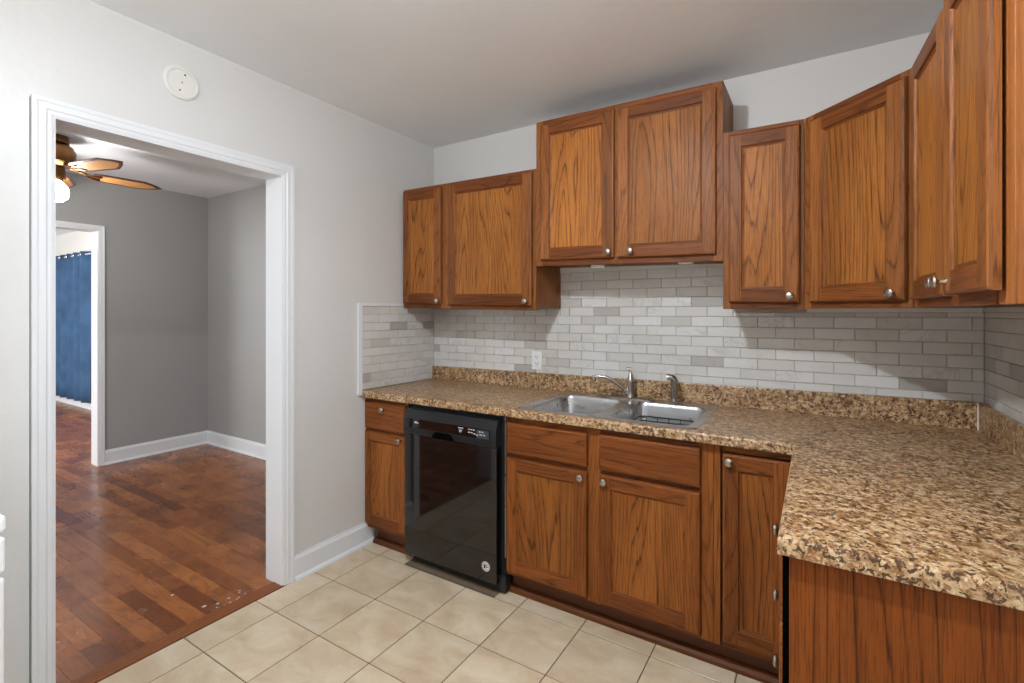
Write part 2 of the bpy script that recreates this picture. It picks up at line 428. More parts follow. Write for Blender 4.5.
# ---- baseboards
def bprof(h=.125, t=.018, shoe=True):
    p = [(0, 0), (t, 0), (t, h*.84), (t*.75, h*.9), (t*.55, h*.93), (t*.4, h), (0, h)]
    if shoe: p = [(0, 0), (t+.016, 0), (t+.016, .006), (t+.012, .014), (t, .02)]+p[2:]
    return p
bm = B(); prism(bm, bprof(), 'y', DY1+.062, -.565)
struct('baseboard_left', bm, M['trim'])
bm = B(); prism(bm, [(u, v) for u, v in bprof(.13)], 'y', D2Y1+.05, .05)
ob = struct('baseboard_dining_far', bm, M['trim'], loc=(R2X, 0, 0))
bm = B(); prism(bm, [(-u, v) for u, v in bprof(.13)], 'x', R2X, WT); struct('baseboard_dining_side', bm, M['trim'], loc=(0, .05, 0))
bm = B(); prism(bm, [(-u, v) for u, v in bprof(.09)], 'x', -9, R2X-.12); struct('baseboard_living', bm, M['trim'], loc=(0, .10, 0))

# ---- marble tile
def tiles(bm, u0, u1, z0, z1, zrows, uoff, put, skip=lambda z: False):
    k = 0; z = zrows
    while z > z0: z -= .0505
    idx = round((zrows-z)/.0505)
    while z < z1-.004:
        odd = (round((zrows-z)/.0505)) % 2
        a0, a1 = max(z, z0)+.001, min(z+.0505, z1)-.001
        off = uoff + (.0765 if odd else 0); u = off
        while u > u0: u -= .1525
        while u < u1:
            b0, b1 = max(u, u0)+.001, min(u+.1525, u1)-.001
            if b1-b0 > .006 and a1-a0 > .006: put(bm, b0, b1, a0, a1)
            u += .1525
        z += .0505
ZT = .9125
bm = B(); box(bm, 0, WX, -.004, 0, ZT-.05, 1.606); struct('wall_back_grout', bm, M['grout'])
bm = B()
pb = lambda b, a0, a1, z0, z1: box(b, a0, a1, -.009, -.002, z0, z1, bev=.0012, seg=1)
tiles(bm, .009, WX-.009, ZT+.08, 1.3535, 1.3535-.0505, .0605, pb)
tiles(bm, .009, .994, 1.3535, 1.395, 1.3535-.0505, .0605, pb)
tiles(bm, 1.934, WX-.009, 1.3535, 1.374, 1.3535-.0505, .0605, pb)
tiles(bm, .994, 1.934, 1.3535, 1.606, 1.3535-.0505, .0605, pb)
struct('wall_back_tiles', bm, M['marble'])
bm = B(); box(bm, 0, .004, -.645, 0, ZT-.005, 1.412); struct('wall_left_grout', bm, M['grout'])
bm = B(); pl = lambda b, a0, a1, z0, z1: box(b, .002, .009, a0, a1, z0, z1, bev=.0012, seg=1)
tiles(bm, -.645, -.009, ZT+.003, 1.410, 1.3635-.0505, -.042, pl); struct('wall_left_tiles', bm, M['marble'])
bm = B(); box(bm, WX-.004, WX, -1.45, 0, ZT, 1.40); struct('wall_right_grout', bm, M['grout'])
bm = B(); pr = lambda b, a0, a1, z0, z1: box(b, WX-.009, WX-.002, a0, a1, z0, z1, bev=.0012, seg=1)
tiles(bm, -1.45, -.009, ZT+.08, 1.374, 1.3535-.0505, -.07, pr); struct('wall_right_tiles', bm, M['marble'])
bm = B(); box(bm, 0, .014, -.675, -.645, .885, 1.432, bev=.002); box(bm, 0, .013, -.645, -.31, 1.412, 1.430, bev=.002)
struct('trim_tile_edge', bm, M['trim'])
bm = B(); box(bm, .994, 1.934, -.014, 0, 1.606, 1.640); struct('trim_over_sink', bm, M['offwhite'])
bm = B(); box(bm, 2.245, WX, -.016, 0, 1.374, 1.392); box(bm, WX-.016, WX, -1.3, -.016, 1.374, 1.392); struct('trim_under_corner_cabinet', bm, M['offwhite'])

# ------------------------------------------------------------------ cabinets
def knob_bm():
    """mushroom knob pointing along -y"""
    b = B(); lathe(b, [(.007, 0), (.005, -.006), (.0045, -.013), (.0085, -.016), (.0145, -.0185), (.016, -.022), (.0145, -.0262), (.009, -.029), (.0008, -.030)], 20, axis='y')
    return b
KN = [None]
def knob(parent, x, z, y):
    if KN[0] is None:
        o = obj('knob', knob_bm(), M['nickel'], parent, (x, y, z), smooth=True); KN[0] = o
    else:
        o = KN[0].copy(); COL.objects.link(o); o.parent = parent; o.location = (x, y, z)
    return o
def door_bm(w, h, t=.02, sw=.055, rw=.055, panel=True):
    """frame-and-panel front in local coords x 0..w, z 0..h, back at y 0; mats: 0 stile, 1 rail, 2 panel"""
    b = B()
    def rect(i, y, wi=None):
        a = i if wi is None else wi
        return [(i, y, a), (w-i, y, a), (w-i, y, h-a), (i, y, h-a)]
    def band(A, C, mh=1, mv=0):
        va = [b.verts.new(p) for p in A]; vc = [b.verts.new(p) for p in C]
        for k in range(4):
            f = b.faces.new((va[k], va[(k+1) % 4], vc[(k+1) % 4], vc[k])); f.material_index = mh if k in (0, 2) else mv
    band(rect(0, 0), rect(0, -t+.007), *((1, 0) if panel else (2, 2))); band(rect(0, -t+.007), rect(.0022, -t+.0022)); band(rect(.0022, -t+.0022), rect(.008, -t))
    def quad(x0, x1, z0, z1, y, mi): 
        f = b.faces.new([b.verts.new(p) for p in ((x0, y, z0), (x1, y, z0), (x1, y, z1), (x0, y, z1))]); f.material_index = mi
    if panel:
        e = .008
        quad(e, sw, e, h-e, -t, 0); quad(w-sw, w-e, e, h-e, -t, 0)
        quad(sw, w-sw, e, rw, -t, 1); quad(sw, w-sw, h-rw, h-e, -t, 1)
        band(rect(sw, -t, rw), rect(sw+.003, -t+.006, rw+.003)); band(rect(sw+.003, -t+.006, rw+.003), rect(sw+.012, -t+.009, rw+.012))
        quad(sw+.012, w-sw-.012, rw+.012, h-rw-.012, -t+.009, 2)
    else:
        quad(.008, w-.008, .008, h-.008, -t, 1)
    quad(0, w, 0, h, 0, 0)
    return b
UP = (M['oakv'], M['oakh'], M['panelv']); LO = (M['bv'], M['bh'], M['bpan'])
def door(parent, x, z, w, h, yface, mats=UP, kn=None, panel=True, name='door', sw=.055, rw=.055, side=None):
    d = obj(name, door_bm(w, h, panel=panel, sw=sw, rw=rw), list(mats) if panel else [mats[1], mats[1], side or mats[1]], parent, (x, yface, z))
    if kn: knob(d, kn[0]-x, kn[1]-z, -.02)
    return d
def face_frame(parent, parts, mats):
    """parts: (x0,x1,z0,z1,vertical)"""
    b = B()
    for x0, x1, z0, z1, v in parts: box(b, x0, x1, -.019, 0, z0, z1, mi=0 if v else 1, bev=.001, seg=1)
    return obj('face_frame', b, [mats[0], mats[1]], parent)
def carcass(parent, x0, x1, y0, y1, z0, z1, mats, shelf=True):
    b = B(); t = .015
    box(b, x0, x0+t, y0, y1, z0, z1); box(b, x1-t, x1, y0, y1, z0, z1)
    box(b, x0+t, x1-t, y0, y1, z0+.0, z0+t, mi=1); box(b, x0+t, x1-t, y0, y1, z1-t, z1, mi=1); box(b, x0+t, x1-t, y1-.006, y1, z0+t, z1-t)
    return obj('carcass', b, mats, parent)

# --- wall cabinets; roots sit at the lower left of the face frame
UB, UT, UY = 1.389, 2.160, -.286
def warp(root, dz):
    """nothing in this old kitchen is quite level: shear a wall cabinet's verticals by a few mm"""
    def rec(o, base):
        for ch in o.children:
            off = base+ch.location
            if ch.type == 'MESH' and not ch.name.startswith('knob'):
                for v in ch.data.vertices:
                    p = off+v.co; v.co.z += dz(p.x, p.z)
            elif ch.name.startswith('knob'): ch.location.z += dz(off.x, off.z)
            rec(ch, off)
    rec(root, Vector((0, 0, 0)))
def bil(w, z0, z1, bl, br, tl, tr):
    def f(x, z):
        u = x/w; v = (z-z0)/(z1-z0); return (bl*(1-u)+br*u)*(1-v)+(tl*(1-u)+tr*u)*v
    return f

# left double cabinet
ca = thing('wall_cabinet', 'lower-hung oak wall cabinet in the left corner, one narrow and one wide door', 'cabinet', (0, UY, 0), group='oak wall cabinets')
carcass(ca, .010, .994, 0, .277, UB+.018, UT, [M['oakv'], M['oaky']])
face_frame(ca, [(.010, .030, UB, UT, 1), (.320, .400, UB, UT, 1), (.955, .994, UB, UT, 1), (.03, .32, UB, UB+.045, 0), (.4, .955, UB, UB+.045, 0), (.03, .32, UT-.03, UT, 0), (.4, .955, UT-.03, UT, 0)], UP)
door(ca, .020, 1.418, .315, .726, -.019, kn=(.323, 1.436), sw=.05)
door(ca, .388, 1.413, .585, .733, -.019, kn=(.941, 1.438), sw=.055)
warp(ca, bil(.994, UB, UT, .015, -.005, .006, -.007))
# high double cabinet over the sink
cb = thing('wall_cabinet', 'high two-door oak wall cabinet over the sink, nearly touching the ceiling', 'cabinet', (.994, UY, 0), group='oak wall cabinets')
b0, b1 = 1.610, 2.398
carcass(cb, .0, .94, 0, .277, b0+.014, b1, [M['oakv'], M['oaky']])
face_frame(cb, [(0, .04, b0, b1, 1), (.43, .475, b0, b1, 1), (.9, .94, b0, b1, 1), (.04, .43, b0, b0+.045, 0), (.475, .9, b0, b0+.045, 0), (.04, .43, b1-.04, b1, 0), (.475, .9, b1-.04, b1, 0)], UP)
door(cb, .032, 1.640, .412, .731, -.019, kn=(.420, 1.668))
door(cb, .460, 1.638, .452, .733, -.019, kn=(.531, 1.668))
warp(cb, bil(.94, b0, b1, .014, -.009, .004, -.003))
# single cabinet right of the sink
cc = thing('wall_cabinet', 'narrow single-door oak wall cabinet between the high cabinet and the angled corner cabinet', 'cabinet', (1.9345, UY, 0), group='oak wall cabinets')
carcass(cc, .0, .305, 0, .277, UB+.014, UT, [M['oakv'], M['oaky']])
face_frame(cc, [(0, .03, UB, UT, 1), (.28, .305, UB, UT, 1), (.03, .28, UB, UB+.045, 0), (.03, .28, UT-.03, UT, 0)], UP)
door(cc, .024, 1.418, .266, .722, -.019, kn=(.2555, 1.446), sw=.05)
warp(cc, bil(.305, UB, UT, .0, -.006, .003, .001))
# angled corner cabinet
cd = thing('wall_cabinet', 'oak corner wall cabinet set at an angle, with strong cathedral grain on its door', 'cabinet', (2.2534, -.2916, 0), rz=-PI/4, group='oak wall cabinets')
dl = .431
b = B()
poly = [(0, .001), (dl, .001), (dl+.20, .215), (dl/2, .60), (-.20, .215)]
poly = [(0, .001), (dl, .001), (dl+.19, .188), (dl/2, .60), (-.19, .188)]
lo_ = [b.verts.new((x, y, UB+.014)) for x, y in poly]; hi_ = [b.verts.new((x, y, UT)) for x, y in poly]
b.faces.new(lo_); b.faces.new(hi_)
for i in range(5): b.faces.new((lo_[i], lo_[(i+1) % 5], hi_[(i+1) % 5], hi_[i]))
obj('carcass', b, [M['oakv']], cd)
face_frame(cd, [(0, .045, UB, UT, 1), (.39, dl, UB, UT, 1), (.045, .39, UB, UB+.045, 0), (.045, .39, UT-.03, UT, 0)], UP)
door(cd, .042, 1.412, .376, .724, -.019, kn=(.384, 1.437), sw=.06)
# right wall pair
ce = thing('wall_cabinet', 'oak wall cabinet on the right wall seen edge-on, two doors, nearest the camera', 'cabinet', (2.566, -.6155, 0), rz=-PI/2+math.atan(.0535)*1.0, group='oak wall cabinets')
el = .765
carcass(ce, .0, el, 0.0, .236, UB+.014, UT, [M['endl'], M['oaky']])
face_frame(ce, [(0, .05, UB, UT, 1), (.395, .445, UB, UT, 1), (.690, el, UB, UT, 1), (.05, .395, UB, UB+.045, 0), (.445, .675, UB, UB+.045, 0), (.05, .395, UT-.03, UT, 0), (.445, .675, UT-.03, UT, 0)], (M['endl'], M['oakh']))
door(ce, .040, 1.414, .360, .722, -.019, kn=(.375, 1.450), sw=.06)
door(ce, .430, 1.416, .300, .722, -.026, kn=(.457, 1.448), sw=.06)

# --- base cabinets
FY = -.591; BZ0, BZ1 = .100, .874
def base_root(label, x, rz=0, y=FY, g='oak base cabinets'): return thing('base_cabinet', label, 'cabinet', (x, y, 0), rz, g)
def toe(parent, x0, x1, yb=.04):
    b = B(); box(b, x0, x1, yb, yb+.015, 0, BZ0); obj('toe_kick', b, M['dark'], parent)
c1 = base_root('narrow oak base cabinet left of the dishwasher, one drawer above one door', 0.0)
carcass(c1, .002, .345, 0, .58, BZ0, BZ1, [M['bv'], M['bh']])
face_frame(c1, [(.002, .03, BZ0, BZ1, 1), (.315, .345, BZ0, BZ1, 1), (.03, .315, BZ0, BZ0+.04, 0), (.03, .315, .675, .70, 0), (.03, .315, BZ1-.035, BZ1, 0)], LO)
door(c1, .012, .132, .325, .545, -.019, LO, kn=(.308, .655), sw=.045, rw=.05)
door(c1, .012, .692, .325, .160, -.019, LO, kn=(.175, .815), panel=False, name='drawer')
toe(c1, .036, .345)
c2 = base_root('wide oak sink base cabinet with two doors and two false drawer fronts', 1.000)
b = B(); box(b, 0, .945, .0, .012, BZ0, BZ1); box(b, 0, .015, .012, .58, BZ0, BZ1); box(b, .93, .945, .012, .58, BZ0, BZ1); box(b, .015, .93, .012, .58, BZ0, BZ0+.015, mi=1); obj('carcass', b, [M['bv'], M['bh']], c2)
face_frame(c2, [(0, .03, BZ0, BZ1, 1), (.42, .485, BZ0, BZ1, 1), (.895, .945, BZ0, BZ1, 1), (.03, .42, BZ0, BZ0+.04, 0), (.485, .895, BZ0, BZ0+.04, 0), (.03, .42, .67, .705, 0), (.485, .895, .67, .705, 0), (.03, .42, BZ1-.035, BZ1, 0), (.485, .895, BZ1-.035, BZ1, 0)], LO)
door(c2, .007, .118, .420, .555, -.019, LO, kn=(.403, .649))
door(c2, .482, .118, .418, .555, -.019, LO, kn=(.511, .650))
door(c2, .007, .694, .420, .148, -.019, LO, panel=False, name='false_drawer_front')
door(c2, .482, .694, .418, .152, -.019, LO, panel=False, name='false_drawer_front')
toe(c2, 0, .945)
c3 = base_root('oak corner base cabinet with one tall door, partly hidden by the peninsula counter', 1.946)
b = B(); box(b, 0, .283, 0, .012, BZ0, BZ1); box(b, 0, .015, .012, .58, BZ0, BZ1); box(b, .015, .89, .012, .58, BZ0, BZ0+.015, mi=1); obj('carcass', b, [M['bv'], M['bh']], c3)
face_frame(c3, [(0, .024, BZ0, BZ1, 1), (.262, .283, BZ0, BZ1, 1), (.035, .262, BZ0, BZ0+.04, 0), (.035, .262, BZ1-.03, BZ1, 0)], LO)
door(c3, .034, .128, .226, .712, -.019, LO, kn=(.059, .815))
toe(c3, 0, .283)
# drawer cabinet under the peninsula, facing the room
PX, PY0 = 2.234, -1.452
c4 = base_root('oak drawer cabinet under the peninsula counter, with a plain end panel', PX+.019, -PI/2, y=-.97)
pl_ = -.97-PY0                                         # local x runs from the corner towards the camera
carcass(c4, 0, pl_-.012, .001, WX-PX-.022, BZ0, BZ1, [M['bv'], M['bh']])
face_frame(c4, [(0, .03, BZ0, BZ1, 1), (pl_-.03, pl_-.012, BZ0, BZ1, 1)]+[(.03, pl_-.03, z, z+.02, 0) for z in (BZ0, .28, .455, .625, .79+.064)], LO)
for z0, z1 in ((.718, .858), (.545, .708), (.375, .535), (.122, .365)):
    door(c4, .015, z0, pl_-.03, z1-z0, -.019, LO, kn=(.20, (z0+z1)/2+(.02 if z0 > .7 else .01)), panel=False, name='drawer', side=M['shade'])  # black side edges: shade beside the drawer fronts, painted in
b = B(); box(b, pl_-.012, pl_, -.019, WX-PX-.022, 0, BZ1, bev=.001, seg=1); obj('end_panel', b, M['endv'], c4)
toe(c4, 0, pl_-.012)
# filler strip in the inner corner
b = B(); box(b, PX+.001, PX+.017, -.968, -.612, BZ0, BZ1); o = obj('corner_filler', b, M['bv']); prop(o, 'plain oak filler strip between the corner door and the peninsula drawers', 'filler panel')
# shoe moulding along the toe kicks
bm = B(); sp = [(-.588, 0), (-.55, 0), (-.55, .026), (-.578, .024), (-.586, .014)]
prism(bm, sp, 'x', .036, .345); prism(bm, sp, 'x', 1.0, 2.205)
struct('trim_toe_moulding', bm, M['shoe'])

# ------------------------------------------------------------------ countertop
CL, CF, PY = 2.213, -.645, -1.470
ZB = .8745
HX0, HX1, HY0, HY1 = 1.075, 1.865, -.590, -.075        # cut-out for the sink
ct = thing('countertop', 'brown speckled granite-look laminate countertop, L-shaped, with a low backsplash', 'countertop', (0, 0, 0))
b = B(); xs = [.0095, HX0, HX1, CL, WX-.01]; ys = [PY, CF, HY0, HY1, -.010]; vt = {}
def V(i, j, z):
    k = (i, j, z)
    if k not in vt: vt[k] = b.verts.new((xs[i], ys[j], z))
    return vt[k]
cells = [(i, j) for i in range(4) for j in range(4) if not (j == 0 and i < 3) and not (i == 1 and j == 2)]
for i, j in cells:
    for z in (ZB, ZT): b.faces.new([V(i, j, z), V(i+1, j, z), V(i+1, j+1, z), V(i, j+1, z)])
for i, j in cells:
    for (a, c_), nb in ((((i, j), (i+1, j)), (i, j-1)), (((i+1, j), (i+1, j+1)), (i+1, j)), (((i+1, j+1), (i, j+1)), (i, j+1)), (((i, j+1), (i, j)), (i-1, j))):
        if nb not in cells: b.faces.new([V(*a, ZB), V(*c_, ZB), V(*c_, ZT), V(*a, ZT)])
b.edges.ensure_lookup_table(); eds = []
for e in b.edges:
    p, q = e.verts[0].co, e.verts[1].co
    def onf(v): return (abs(v.y-CF) < 1e-5 and v.x <= CL+1e-5) or (abs(v.x-CL) < 1e-5 and v.y <= CF+1e-5) or abs(v.y-PY) < 1e-5
    if onf(p) and onf(q) and abs(p.z-q.z) < 1e-6 and p.z > .9 and (abs(p.x-q.x) < 1e-5 or abs(p.y-q.y) < 1e-5):
        if len(e.link_faces) == 2 and abs(e.link_faces[0].normal.z-e.link_faces[1].normal.z) > .5 or True: eds.append(e)
b.normal_update()
eds = [e for e in eds if len(e.link_faces) == 2 and min(abs(f.normal.z) for f in e.link_faces) < .5]
bmesh.ops.bevel(b, geom=eds, offset=.011, segments=4, affect='EDGES', profile=.5, clamp_overlap=False)
bmesh.ops.recalc_face_normals(b, faces=b.faces)
obj('worktop', b, M['lam'], ct, smooth=True)
b = B(); box(b, .010, WX-.031, -.030, -.0095, ZT-.001, ZT+.1, bev=.004)
for v in b.verts:
    if v.co.z > ZT+.05: v.co.z += -.010+.018*v.co.x/WX
obj('back_upstand', b, M['lam'], ct)
b = B(); box(b, WX-.030, WX-.0095, -1.46, -.0095, ZT-.001, ZT+.107, bev=.004); obj('side_upstand', b, M['lam'], ct)
b = B(); box(b, WX-.0345, WX-.0300, -.034, -.030, ZT, ZT+.106, bev=.001, seg=1); prop(obj('caulk_bead', b, M['caulk'], ct), 'white caulk bead in the corner')

# ------------------------------------------------------------------ sink
SX0, SX1, SY0, SY1 = 1.050, 1.885, -.617, -.050
sk = thing('kitchen_sink', 'stainless steel double-bowl drop-in sink set in the countertop', 'sink', (0, 0, 0))
zr = ZT+.004
bowls = [(1.088, 1.440, -.585, -.140), (1.495, 1.847, -.585, -.140)]
b = B()
def loop(bm_, pts):
    vs = [bm_.verts.new(p) for p in pts]
    return vs, [bm_.edges.new((vs[i], vs[(i+1) % len(vs)])) for i in range(len(vs))]
ov, oe = loop(b, rrect(SX0+.006, SX1-.006, SY0+.006, SY1-.006, .030, zr)); es = list(oe)
for bw in bowls: es += loop(b, rrect(*bw, .05, zr))[1]
bmesh.ops.triangle_fill(b, use_beauty=True, use_dissolve=False, edges=es)
lv = [b.verts.new(p) for p in rrect(SX0, SX1, SY0, SY1, .034, ZT)]
for i in range(len(ov)): b.faces.new((ov[i], ov[(i+1) % len(ov)], lv[(i+1) % len(ov)], lv[i]))
obj('rim', b, M['steel'], sk)
for bw in bowls:
    x0, x1, y0, y1 = bw; cx, cy = (x0+x1)/2, (y0+y1)/2; b = B()
    def ins(d, r, z): return rrect(x0+d, x1-d, y0+d, y1-d, r, z)
    circ = []
    base = ins(0, .05, 0)
    for p in base:
        a = math.atan2(p[1]-cy, p[0]-cx); circ.append((cx+.042*math.cos(a), cy+.042*math.sin(a), ZT-.178))
    loft(b, [ins(0, .05, zr), ins(.004, .05, zr-.004), ins(.007, .052, zr-.02), ins(.016, .055, ZT-.12), ins(.022, .055, ZT-.145), ins(.034, .055, ZT-.163), ins(.055, .05, ZT-.170), circ])
    bo = obj('bowl', b, M['steel'], sk, smooth=True)
    b = B(); lathe(b, [(.040, 0), (.040, .004), (.034, .005), (.030, .002), (.010, .0015), (.009, .006), (.001, .007)], 24); obj('drain_strainer', b, M['steel'], bo, (cx, cy, ZT-.179), smooth=True)
# --- faucet
fx, fy = 1.447, -.093
fa = thing('kitchen_faucet', 'brushed nickel single-lever faucet with a low spout pointing left over the sink', 'faucet', (fx, fy, zr))
b = B()
loft(b, [rrect(-.125, .125, -.026, .026, .0255, 0), rrect(-.125, .125, -.026, .026, .0255, .006), rrect(-.118, .118, -.020, .020, .0195, .012)], True, True)
obj('base_plate', b, M['nickel'], fa, smooth=True)
b = B(); lathe(b, [(.024, .010), (.021, .020), (.0185, .035), (.0195, .070), (.0215, .090), (.0205, .100), (.016, .112)], 24); obj('body', b, M['nickel'], fa, smooth=True)
b = B(); tube(b, [(0, 0, .108), (.000, .0, .122), (-.002, .002, .138), (-.005, .002, .152), (-.008, .0, .160)], [.0165, .0125, .0085, .0055, .006], 12)
tube(b, [(.002, .002, .158), (-.024, -.006, .162)], [.0065, .0055], 10); obj('lever', b, M['nickel'], fa, smooth=True)
b = B(); pts = []
ctrl = [Vector((-.005, -.005, .022)), Vector((-.050, -.018, .070)), Vector((-.085, -.045, .126)), Vector((-.182, -.062, .112))]
for k in range(15):
    u = k/14; p = ctrl[0]*(1-u)**3+ctrl[1]*3*u*(1-u)**2+ctrl[2]*3*u*u*(1-u)+ctrl[3]*u**3; pts.append(p)
tube(b, pts, [.012-.003*k/14 for k in range(15)], 14); sp_o = obj('spout', b, M['nickel'], fa, smooth=True)
b = B(); e = ctrl[3]; lathe(b, [(.0125, -.022), (.0125, .004), (.0105, .008), (.002, .009)], 18, c=(e.x, e.y, e.z)); obj('aerator', b, M['nickel'], sp_o, smooth=True)
# --- side sprayer
spy = thing('side_sprayer', 'brushed nickel pull-out side sprayer right of the faucet', 'sprayer', (1.672, -.093, zr))
b = B(); lathe(b, [(.024, 0), (.024, .004), (.017, .010), (.015, .022)], 20); obj('base', b, M['nickel'], spy, smooth=True)
b = B(); tube(b, [(0, 0, .020), (0, 0, .050), (.004, 0, .090), (.003, -.002, .110), (-.002, -.004, .121), (-.011, -.007, .129), (-.022, -.011, .131), (-.033, -.015, .128)], [.015, .0165, .019, .019, .0188, .018, .017, .016], 18); hd = obj('spray_head', b, M['nickel'], spy, smooth=True)
b = B(); tube(b, [(-.033, -.015, .128), (-.039, -.017, .1258)], [.0125, .0115], 18); obj('spray_face', b, M['print'], hd)
b = B(); box(b, .014, .022, -.006, .004, .07, .115, bev=.002); obj('trigger', b, M['nickel'], hd)
# --- wire rack in the right bowl
rk = thing('sink_rack', 'black wire dish rack standing inside the right-hand sink bowl', 'sink rack', (1.671, -.33, ZT-.170))
b = B(); zz = .112
tube(b, rrect(-.140, .140, -.17, .14, .04, zz)+[rrect(-.140, .140, -.17, .14, .04, zz)[0]], .0036, 8)
tube(b, rrect(-.140, .140, -.17, .14, .04, zz-.022)+[rrect(-.140, .140, -.17, .14, .04, zz-.022)[0]], .0028, 8)
obj('frame', b, M['blackm'], rk, smooth=True)
b = B()
for k in range(5): x = -.110+.055*k; tube(b, [(x, -.17, zz), (x, -.165, .03), (x, .135, .03), (x, .14, zz)], .002, 6)
obj('wires', b, M['blackm'], rk, smooth=True)
for sx in (-.11, .11):
    for sy in (-.14, .11): b = B(); tube(b, [(sx, sy, 0), (sx, sy, .032)], .004, 8); obj('foot', b, M['blackm'], rk)

# ------------------------------------------------------------------ dishwasher
dw = thing('dishwasher', 'black glossy built-in dishwasher left of the sink cabinet', 'dishwasher', (.362, -.61, 0))
DWW = .607
b = B(); box(b, .002, DWW-.002, 0, .56, .10, .862); obj('tub', b, M['blackm'], dw)
b = B(); box(b, 0, DWW, -.046, -.001, .054, .7145, bev=.004, seg=3); dd = obj('door', b, M['blackg'], dw)
b = B()
prof = [(-.001, .7155), (-.046, .7155), (-.050, .721), (-.050, .800), (-.046, .810), (-.036, .842), (-.030, .847), (-.001, .847)]
prism(b, prof, 'x', 0, DWW); cp = obj('control_panel', b, M['blackp'], dw)
b = B(); n = 12; ha = [(.275+.075*(1-(2*k/n-1)**2*.0)*(1-2*k/n),   .717+.030*min(1, 2.2*math.sin(PI*k/n))) for k in range(n+1)]
va = [b.verts.new((x, -.0513, z)) for x, z in ha]; vb = [b.verts.new((x, -.048, z)) for x, z in ha]
b.faces.new(va); b.faces.new(vb)
for k in range(n+1): b.faces.new((va[k], va[(k+1) % (n+1)], vb[(k+1) % (n+1)], vb[k]))
obj('recess_shade', b, M['shade'], cp)  # flat black plate paints the shade inside the handle recess
b = B(); box(b, .02, DWW-.035, -.0506, -.049, .752, .799); obj('button_strip', b, M['blackg'], cp)
b = B(); box(b, .492, .565, -.0512, -.0500, .753, .793); obj('display', b, M['greyp'], cp)
b = B()
for x, z, w in ((.045, .785, .030), (.05, .790, .012), (.345, .795, .032), (.350, .783, .020), (.352, .776, .014), (.408, .795, .012), (.424, .795, .012), (.440, .795, .010), (.408, .780, .012), (.424, .780, .012), (.440, .776, .014), (.458, .772, .012), (.475, .790, .010), (.492, .790, .010), (.478, .776, .016), (.500, .776, .012)):
    x += .032; z -= .008; b = B(); box(b, x, x+w, -.0518, -.0511, z, z+.005); obj('printed_mark', b, M['print'], cp)
b = B(); lathe(b, [(.024, 0), (.024, -.001), (.001, -.0012)], 28, c=(.545, -.0461, .128), axis='y'); st = obj('round_sticker', b, M['print'], dd)
b = B()
for r0, r1 in ((.0165, .0215),):
    n = 28
    for k in range(n):
        if k % 2: continue
        a0, a1 = 2*PI*k/n, 2*PI*(k+.9)/n
        vs = [b.verts.new((.545+r*math.cos(a), -.0476, .128+r*math.sin(a))) for r, a in ((r0, a0), (r1, a0), (r1, a1), (r0, a1))]; b.faces.new(vs)
obj('sticker_lettering', b, M['red'], st)
b = B(); box(b, .532, .552, -.0479, -.0474, .132, .137); box(b, .534, .543, -.0479, -.0474, .118, .132); box(b, .546, .557, -.0479, -.0474, .124, .129); obj('sticker_emblem', b, M['slot'], st)
b = B(); box(b, .03, DWW-.005, -.012, .03, .012, .060, bev=.003); obj('kick_plate', b, M['blackm'], dw)
b = B(); box(b, DWW-.005, DWW+.034, -.018, .035, .006, .085, bev=.006); obj('corner_bracket', b, M['blackp'], dw)
b = B(); box(b, DWW-.002, DWW+.024, .004, .008, .085, .866); obj('side_flange', b, M['blackm'], dw)
b = B(); box(b, DWW+.026, DWW+.030, -.010, .004, .18, .866); prop(obj('steel_strip', b, M['steel'], dw), 'bright steel mounting strip')
for sx in (.05, DWW-.05): b = B(); lathe(b, [(.018, 0), (.018, .008), (.008, .010), (.008, .1)], 12, c=(sx, .07, -.001)); obj('levelling_foot', b, M['blackm'], dw)

# ------------------------------------------------------------------ wall fittings
ou = thing('electrical_outlet', 'white duplex electrical outlet on the marble backsplash left of the sink', 'outlet', (.835, -.009, 1.082))
b = B(); box(b, -.035, .035, -.005, 0, -.057, .057, bev=.002); obj('cover_plate', b, M['white'], ou)
for s_ in (-1, 1):
    b = B(); lathe(b, [(.0165, -.0045), (.0165, -.0068), (.001, -.007)], 20, c=(0, 0, s_*.0195), axis='y'); rc = obj('receptacle', b, M['white'], ou)
    b = B(); box(b, -.009, -.0065, -.0076, -.0069, s_*.0195-.001, s_*.0195+.008); box(b, .0065, .009, -.0076, -.0069, s_*.0195-.001, s_*.0195+.008)
    lathe(b, [(.0028, -.0069), (.0028, -.0076)], 10, c=(0, 0, s_*.0195-.008), axis='y'); obj('slots', b, M['slot'], rc)
sd = thing('detector_mounting_plate', 'round white mounting plate of a removed detector on the wall above the doorway', 'mounting plate', (0, -1.607, 2.345))
b = B(); lathe(b, [(.070, 0), (.070, .006), (.062, .011), (.055, .010), (.053, .006), (.001, .006)], 40, axis='x'); obj('ring', b, M['offwhite'], sd, smooth=True)
b = B(); lathe(b, [(.050, .004), (.050, .0085), (.001, .009)], 36, axis='x', c=(0, 0, -.001)); obj('disc', b, M['offwhite'], sd)
b = B()
for y, z, r in ((.012, .036, .0042), (0, 0, .003), (-.008, -.034, .0036)): b = B(); lathe(b, [(r, .008), (r, .0096)], 10, axis='x', c=(0, y, z)); obj('screw_hole', b, M['slot'], sd)
for x, lab in ((1.279, 'left of two flat white puck lights under the high cabinet over the sink'), (1.718, 'right of two flat white puck lights under the high cabinet over the sink')):
    p_ = thing('puck_light', lab, 'puck light', (x+.045, -.355+.11, 1.6), group='puck lights under the high cabinet')
    b = B(); lathe(b, [(.036, .0185), (.036, .006), (.030, .001)], 28); obj('housing', b, M['white'], p_, smooth=True)
    b = B(); lathe(b, [(.027, .002), (.027, -.0005), (.001, -.001)], 24); obj('lens', b, M['enamel'], p_, smooth=True)

